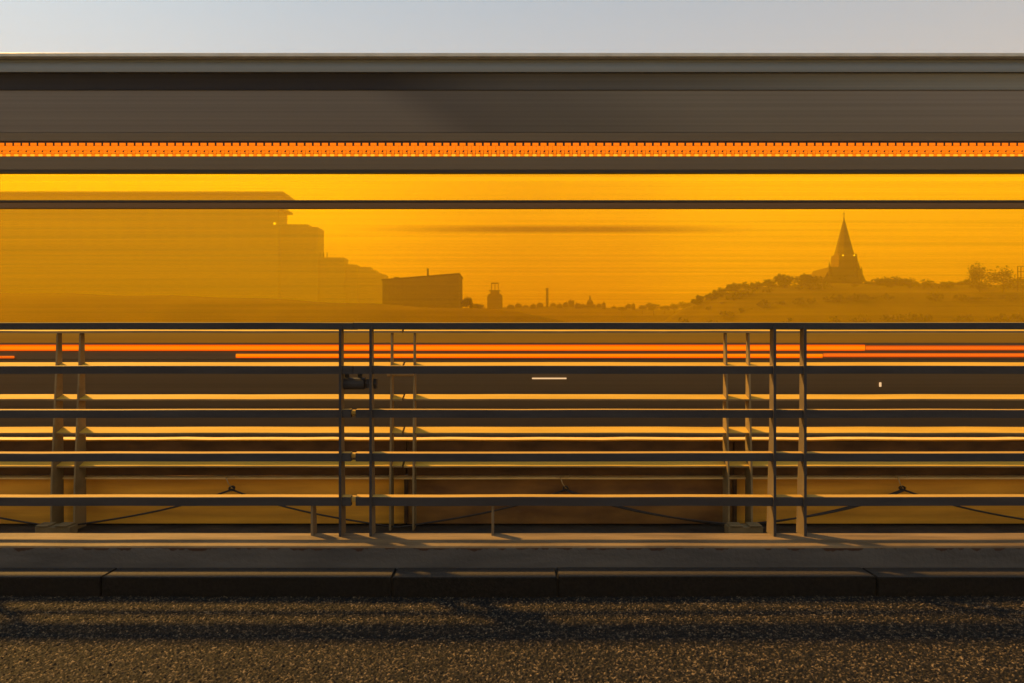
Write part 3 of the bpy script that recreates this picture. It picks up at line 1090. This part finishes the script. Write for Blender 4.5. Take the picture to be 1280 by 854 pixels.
# left group of apartment blocks
G1 = 'apartment blocks on the near shore'
r, x0, x1, zt = block('apartment_block', 'tallest apartment block rising above the window band at the picture edge', 'building', 1000, -330, 348, 243, 40, win=(34, 12, 72), group=G1)
box('eaves', (x1 - 2.4, x1 + 7.5, 997, 1042, Z(262, 1000), Z(259.5, 1000)), 'pale', r)
lamp(r, 343, 279.5, 999, 1.3)
r, x0, x1, zt = block('apartment_block', 'lower apartment block with flat stepped roof beside the tallest one', 'building', 1010, 349, 397, 286, 34, win=(6, 9, 54), group=G1)
box('roof_terrace', (x0, X(384, 1010), 1016, 1040, zt + .7, Z(279.5, 1010)), 'pale', r)
r, x0, x1, zt = block('apartment_block', 'small block carrying three thin chimney pipes', 'building', 1020, 398, 430, 324, 26, 'pale', win=(5, 5, 28), group=G1)
for px in (400, 404.5, 409):
    put('chimney_pipe', lathe('chimney_pipe', [(.8, 0), (.7, 9.2), (.9, 9.3), (.9, 10)], 'city_slate', 8), r, Vector((X(px, 1023), 1023, zt)) - parent_world(r))
r, x0, x1, zt = block('apartment_block', 'rounded corner block just past the three pipes', 'building', 1030, 425, 446, 333, 26, win=(4, 5, 24), group=G1)
box('attic', (x0 + .6, x1 - 5, 1035, 1050, zt + .5, Z(330, 1030)), 'pale', r)
r, x0, x1, zt = block('apartment_block', 'flat topped block with a raised attic before the sloping roof', 'building', 1040, 446, 481, 345, 26, win=(6, 4, 20), group=G1)
for a, b, y in ((441, 463, 333.5), (463, 470, 337.5), (470, 477, 341.5)):
    box('attic', (X(a, 1040) + .01, X(b, 1040) - .01, 1044, 1062, zt + .5, Z(y, 1040)), 'pale', r)
lamp(r, 447, 355, 1039, 1.0)
# long hall with a rising roof line
d = 480
root = empty('long_hall', (X(528, d), d + 16, -20))
tag(root, 'long hall with a gently rising roof and sheer end wall', 'building')
xz_plate('wall', [(X(478, d), -20), (X(478, d), Z(350.5, d)), (X(574, d), Z(343.2, d)), (X(574, d), -20)], d, d + 32, 'city_hall', root)
xz_plate('roof', [(X(477, d), Z(350.4, d)), (X(477, d), Z(349.2, d)), (X(574.6, d), Z(341.4, d)), (X(574.6, d), Z(343.0, d))], d - .6, d + 32.6, 'city_slate', root)
put('chimney', lathe('chimney', [(.75, 0), (.62, 5.4), (.8, 5.5), (.8, 6.2)], 'city_slate', 8), root, Vector((X(533, d), d + 8, Z(346, d))) - parent_world(root))
put('roof_vent', boxes_mesh('roof_vent', [(-1.6, 1.6, -1.5, 1.5, -1, 1.6)], 'city_slate', bevel=.2), root, Vector((X(494, d), d + 6, Z(348.5, d))) - parent_world(root))
windows(root, X(484, d), X(570, d), d, Z(378, d), Z(356, d), 16, 3, .4, .5, 'hall_win')

# water tower house with an open frame on top
d = 985
root = empty('tower_house', (X(618.5, d), d + 9, -12))
tag(root, 'stout tower house with an open steel frame on its roof', 'building')
xa, xb = X(609, d), X(628, d)
xz_plate('wall', [(xa, -12), (xa, Z(370, d)), (X(611, d), Z(367.5, d)), (X(626, d), Z(367.5, d)), (xb, Z(370, d)), (xb, -12)], d, d + 18, 'city_far', root)
box('roof', (X(613, d), X(624, d), d + 3, d + 15, Z(367.4, d), Z(363.5, d)), 'city_roof', root)
box('platform', (X(611, d), X(625.5, d), d + 2, d + 16, Z(363.4, d), Z(362.4, d)), 'city_roof', root)
for px in (614.3, 618.6, 622.6):
    for yy in (4, 13):
        box('frame_post', (X(px, d) - .42, X(px, d) + .42, d + yy, d + yy + .8, Z(362.3, d), Z(354, d)), 'city_roof', root)
box('frame_beam', (X(613.4, d), X(623.5, d), d + 3.8, d + 14, Z(353.9, d), Z(353, d)), 'city_roof', root)
windows(root, X(611, d), X(626, d), d, Z(381, d), Z(369, d), 5, 3, .45, .5, 'city_roof')
# factory chimney
d = 1000
root = empty('factory_chimney', (X(684, d), d, -14))
tag(root, 'slender factory chimney standing alone in the skyline', 'chimney')
put('shaft', lathe('shaft', [(2.8, 0), (1.6, Z(362, d) + 14)], 'city_far', 14), root)
put('crown', lathe('crown', [(1.9, 0), (2.1, .6), (2.1, 1.6), (1.7, 2.0)], 'city_roof', 14), root, (0, 0, Z(362, d) + 14.01))
# domed church
root = empty('domed_church', (X(738, d), d + 6, -14))
tag(root, 'small domed church with a lantern on the far skyline', 'church')
box('nave', (X(731.5, d), X(744.5, d), d, d + 12, -14, Z(380.5, d)), 'city_far', root)
put('dome', lathe('dome', [(4.6, 0), (4.6, 2.5), (4.2, 4.6), (3.2, 6.6), (1.7, 8)], 'city_roof', 14), root, (0, 0, Z(381.5, d) + 14))
put('lantern', lathe('lantern', [(1.2, 0), (1.2, 3.2), (1.6, 3.3), (.9, 4.6), (.1, 6)], 'city_roof', 10), root, (0, 0, Z(381.5, d) + 22))
# low houses along the far skyline
ords = ['first', 'second', 'third', 'fourth', 'fifth', 'sixth', 'seventh', 'eighth', 'ninth', 'tenth', 'eleventh', 'twelfth', 'thirteenth', 'fourteenth', 'fifteenth', 'sixteenth', 'seventeenth', 'eighteenth', 'nineteenth', 'twentieth', 'twenty-first', 'twenty-second', 'twenty-third', 'twenty-fourth']
hx = [(634, 643, 381.5), (644, 652, 380), (653, 661, 382), (663, 670, 380.8), (671, 679, 379), (688, 695, 379.5), (696, 703, 380.5), (704, 710, 378.5),
      (711, 718, 375.6), (719, 726, 379.5), (726, 731, 380.5), (746, 752, 380), (753, 757, 378.5), (764, 771, 383.5), (783, 789, 380.5), (790, 794, 380)]
for i, (a, b, y) in enumerate(hx):
    d = 980 + 17 * (i % 3)
    xa, xb = X(a, d), X(b, d)
    root = empty('house', ((xa + xb) / 2, d + 5, -14))
    tag(root, 'small dark house, %s one counted from the tower house along the far skyline' % ords[i], 'house', 'houses on the far skyline')
    zt = Z(y, d)
    box('wall', (xa, xb, d, d + 10, -14, zt - 1.4), 'city_far', root)
    if i in (8,):
        box('roof', (xa - .3, xb + .3, d - .3, d + 10.3, zt - 1.39, zt), 'city_roof', root)
    else:
        xz_plate('roof', [(xa - .3, zt - 1.39), (xa + (xb - xa) * .3, zt + .4), (xb - (xb - xa) * .3, zt + .4), (xb + .3, zt - 1.39)], d - .3, d + 10.3, 'city_roof', root)
    cxp = xa + (xb - xa) * rnd.uniform(.2, .8)
    box('chimney', (cxp - .5, cxp + .5, d + 3, d + 4, zt - .6, zt + rnd.uniform(1.2, 2.6)), 'city_roof', root)

# church with its tall spire on the hill
d = 600
root = empty('church', (X(1055, d + 12), d + 12, 30))
tag(root, 'tall spired church with corner pinnacles on the wooded hill', 'church')


def frustum(w0, w1, h, m, name):
    V = [(-w0, -w0, 0), (w0, -w0, 0), (w0, w0, 0), (-w0, w0, 0), (-w1, -w1, h), (w1, -w1, h), (w1, w1, h), (-w1, w1, h)]
    F = [(3, 2, 1, 0), (4, 5, 6, 7), (0, 1, 5, 4), (1, 2, 6, 5), (2, 3, 7, 6), (3, 0, 4, 7)]
    return mesh(name, V, F, [m])


mpp = d / FPX
zz = lambda y: Z(y, d) - 30
put('tower', frustum(14.5 * mpp, 12.6 * mpp, zz(331) - zz(360), 'city_b', 'tower'), root, (0, 0, zz(360)))
put('belfry', frustum(12.2 * mpp, 11.2 * mpp, zz(316.5) - zz(330.9), 'city_b', 'belfry'), root, (0, 0, zz(330.9)))
sp = put('spire', lathe('spire', [(12.0 * mpp, 0), (11.6 * mpp, .6), (1.0 * mpp, zz(272) - zz(316.4)), (.5 * mpp, zz(268) - zz(316.4))], 'city_slate', 8), root, (0, 0, zz(316.4)))
put('cross', boxes_mesh('cross', [(-.22, .22, -.22, .22, 0, 4.2), (-.8, .8, -.18, .18, 2.4, 2.9)], 'city_slate'), root, (0, 0, zz(268)))
sp.rotation_euler = (0, 0, R(22.5))
box('nave', (X(1031, d), X(1080, d), d + 2, d + 34, 30, Z(352, d)), 'city', root)
xz_plate('nave_roof', [(X(1029, d), Z(352, d)), (X(1038, d), Z(333.5, d)), (X(1075, d), Z(333.5, d)), (X(1083.5, d), Z(352, d))], d + 1, d + 35, 'city_slate', root)
for px, yt, yb, w in [(1037, 327.5, 350, 1.5), (1041.5, 331, 345, 1.2), (1073.3, 327.5, 348, 1.5), (1069.5, 331, 345, 1.2), (1077, 333, 350, 1.2)]:
    put('pinnacle', frustum(w * mpp, w * mpp * .85, (zz(yt) - zz(yb)) * .6, 'city_b', 'pinnacle'), root, (X(px, d) - X(1055, d + 12), -11.6, zz(yb)))
    put('pinnacle_tip', frustum(w * mpp * .95, .05, (zz(yt) - zz(yb)) * .42, 'city_slate', 'pinnacle_tip'), root, (X(px, d) - X(1055, d + 12), -11.6, zz(yb) + (zz(yt) - zz(yb)) * .6))
for px in (1049.5, 1063.6):
    o = put('belfry_light', lathe('belfry_light', [(.35, 0), (.5, .1), (.5, .4)], 'city_lamp', 10, 'x'), root, (X(px, d) - X(1056.2, d), -12 * mpp - .35, zz(318.5)))
    o.rotation_euler = (0, 0, R(90))


# ------------------------------------------------------------------ trees
def crown_mesh(seed, n=1100, spiky=False):
    r = random.Random(seed)
    lobes = [(Vector((r.uniform(-.55, .55), r.uniform(-.5, .5), r.uniform(.25, .85))), r.uniform(.26, .46)) for _ in range(9)]
    V, F = [], []
    for i in range(n):
        c, q = lobes[i % len(lobes)]
        v = Vector((r.gauss(0, 1), r.gauss(0, 1), r.gauss(0, 1))).normalized() * q * (r.random() ** .4)
        p = c + v
        if spiky:
            p.x *= .8 + .5 * r.random()
            p.z = p.z * (1 + .35 * r.random() ** 3)
        s = r.uniform(.05, .11) * (.75 if spiky else 1)
        a = Vector((r.gauss(0, 1), r.gauss(0, 1), r.gauss(0, 1))).normalized()
        b = a.orthogonal().normalized()
        c2 = a.cross(b)
        k = len(V)
        V += [p + b * s, p + c2 * s * .7, p - b * s, p - c2 * s * .7]
        F.append((k, k + 1, k + 2, k + 3))
    return mesh('crown', V, F, ['leaf'])


crowns = [crown_mesh(s) for s in range(5)]
spikies = [crown_mesh(20 + s, 800, True) for s in range(2)]


def trunk_mesh(seed):
    r = random.Random(seed)
    bm = bmesh.new()
    me = tube('trunk', [(0, 0, -.7), (.01, 0, 0), (-.01, .01, .3), (.02, 0, .75)], .05, 'bark', 6, [.07, .05, .04, .012])
    return me


trunk = trunk_mesh(1)


def limb_mesh():
    V, F = [], []
    r = random.Random(5)
    out = []
    for i in range(5):
        w = i * 1.3
        me = tube('limb', [(0, 0, .15 + .06 * i), (.18 * math.cos(w), .18 * math.sin(w), .4 + .05 * i), (.4 * math.cos(w), .4 * math.sin(w), .6 + .05 * i)], .02, 'bark', 4, [.022, .015, .005])
        k = len(V)
        V += [v.co.copy() for v in me.vertices]
        F += [tuple(k + q for q in p.vertices) for p in me.polygons]
    return mesh('limb', V, F, ['bark'])


limbs = limb_mesh()


def tree(px0, px1, ytop, ybase, d, label, group, spiky=False, k=0):
    w = (px1 - px0) * d / FPX / 2
    h = (ybase - ytop) * d / FPX
    root = empty('tree', (X((px0 + px1) / 2, d), d, Z(ybase, d) - .3))
    tag(root, label, 'tree', group)
    src = spikies[k % 2] if spiky else crowns[k % 5]
    c = put('crown', src, root)
    sc = (w * 1.3, w * 1.1, h / (1.15 if not spiky else 1.3))
    c.scale = sc
    t = put('trunk', trunk, root)
    t.scale = (w * .9, w * .9, h / 1.15)
    l = put('limb', limbs, root)
    l.scale = sc
    return root


gl_ = 'trees on the ridge between shore and church'
seq = [(862, 873, 373, 381), (870, 881, 368, 377), (880, 892, 366, 374), (889, 899, 362, 371), (897, 909, 359, 368), (906, 918, 354.5, 366), (914, 930, 353, 364), (929, 938, 355, 362), (936, 946, 353, 361),
       (944, 956, 352, 360), (952, 970, 348.5, 360)]
for i, (a, b, yt, yb) in enumerate(seq):
    tree(a, b, yt, yb, 596 + 3 * (i % 4), 'small round tree, %s uphill from the shore towards the church' % ords[i], gl_, k=i)
tree(969, 999, 342, 359, 590, 'broad round tree, first of the two large ones before the church', gl_, k=1)
tree(994, 1026, 343, 358, 594, 'broad round tree next to the church wall', gl_, k=3)
g2 = 'trees on the ridge beyond the church'
tree(1092, 1118, 345, 360, 592, 'broad round tree just past the church', g2, k=2)
tree(1112, 1140, 345.5, 360, 596, 'second broad round tree past the church, standing against the first', g2, k=4)
seq = [(1081, 1094, 351, 359), (1138, 1150, 350.5, 359), (1150, 1164, 352.5, 360), (1162, 1176, 353, 360), (1174, 1186, 351.5, 360), (1184, 1197, 351, 360), (1194, 1206, 350, 360), (1202, 1214, 349, 360)]
for i, (a, b, yt, yb) in enumerate(seq):
    tree(a, b, yt, yb, 598 + 2 * (i % 3), 'low hedge-like tree, %s from the church towards the spiky trees' % ords[i], g2, k=i + 1)
tree(1211, 1238, 328, 358, 560, 'tall spiky tree, taller of the two ragged ones by the picture edge', g2, True, 0)
tree(1238, 1270, 335, 358, 560, 'wide ragged tree beside the tall spiky one', g2, True, 1)
tree(577, 591, 369, 386, 500, 'bushy tree standing at the sheer end of the long hall', 'trees on the near shore', k=2)
tree(588, 604, 379, 387, 700, 'low tree between the long hall and the tower house', 'trees on the near shore', k=0)
for i, (a, b, yt, yb) in enumerate([(797, 809, 381, 388), (808, 826, 378, 388), (824, 838, 381, 388), (836, 850, 379.5, 387), (848, 866, 377, 386), (770, 784, 383, 389)]):
    tree(a, b, yt, yb, 940, 'faint low tree, %s in the dip before the church hill' % ords[i], 'trees in the dip of the far shore', k=i)


def woodland(name, label, spots, size, seed):
    """a wood that reads as one mass: leafy clumps over a slope"""
    r = random.Random(seed)
    V, F = [], []
    for (x, y, z) in spots:
        w = size * r.uniform(.6, 1.3)
        for i in range(34):
            v = Vector((r.gauss(0, 1), r.gauss(0, 1), r.gauss(0, 1))).normalized() * (r.random() ** .4)
            p = Vector((x + v.x * w, y + v.y * w, z + w * .45 + v.z * w * .6))
            a = Vector((r.gauss(0, 1), r.gauss(0, 1), r.gauss(0, 1))).normalized()
            b = a.orthogonal().normalized()
            c = a.cross(b)
            s_ = w * r.uniform(.16, .34)
            k = len(V)
            V += [p + b * s_, p + c * s_ * .7, p - b * s_, p - c * s_ * .7]
            F.append((k, k + 1, k + 2, k + 3))
    o = put(name, mesh(name, V, F, ['leaf']))
    return tag(o, label, kind='stuff')


def spots_on(H, lo, hi, n, seed, jit):
    r = random.Random(seed)
    c = [v for v in H if lo < (v[0] * FPX / v[1] + 640) < hi and v[2] > -15]
    out = []
    for _ in range(n):
        v = r.choice(c)
        out.append((v[0] + r.uniform(-jit, jit), v[1] + r.uniform(-3, 3), v[2]))
    return out


woodland('woodland', 'scrubby wood covering the slope of the church hill', [q for q in spots_on(H1, 850, 1330, 800, 3, 8) if q[1] < HD - 14], 4.0, 4)

# timber frame at the picture edge
d = 560
root = empty('scaffold_tower', (X(1282, d), d, 40))
tag(root, 'open scaffold tower beside the ragged tree at the picture edge', 'scaffold')
for px in (1272.5, 1276.5, 1281, 1286, 1291):
    box('upright', (X(px, d) - .25, X(px, d) + .25, d, d + .5, 40, Z(333.5, d)), 'city_roof', root)
for y in (333, 339.5, 347):
    box('crossbar', (X(1271.8, d), X(1292, d), d - .2, d + .7, Z(y + .4, d), Z(y, d) + .15), 'city_roof', root)

# ------------------------------------------------------------------ haze over the river and town
hz, nt, out = nodes_of('haze_air')
pv = nt.nodes.new('ShaderNodeVolumePrincipled')
pv.inputs['Color'].default_value = (0.95, 0.9, 0.85, 1)
pv.inputs['Density'].default_value = 0.0008
nt.links.new(pv.outputs[0], out.inputs['Volume'])
M['haze'] = hz
haze = put('haze', boxes_mesh('haze', [(-1900, 1900, -420, 1700, -60, 232)], 'haze'))
tag(haze, 'thin evening haze over river and town', kind='stuff')
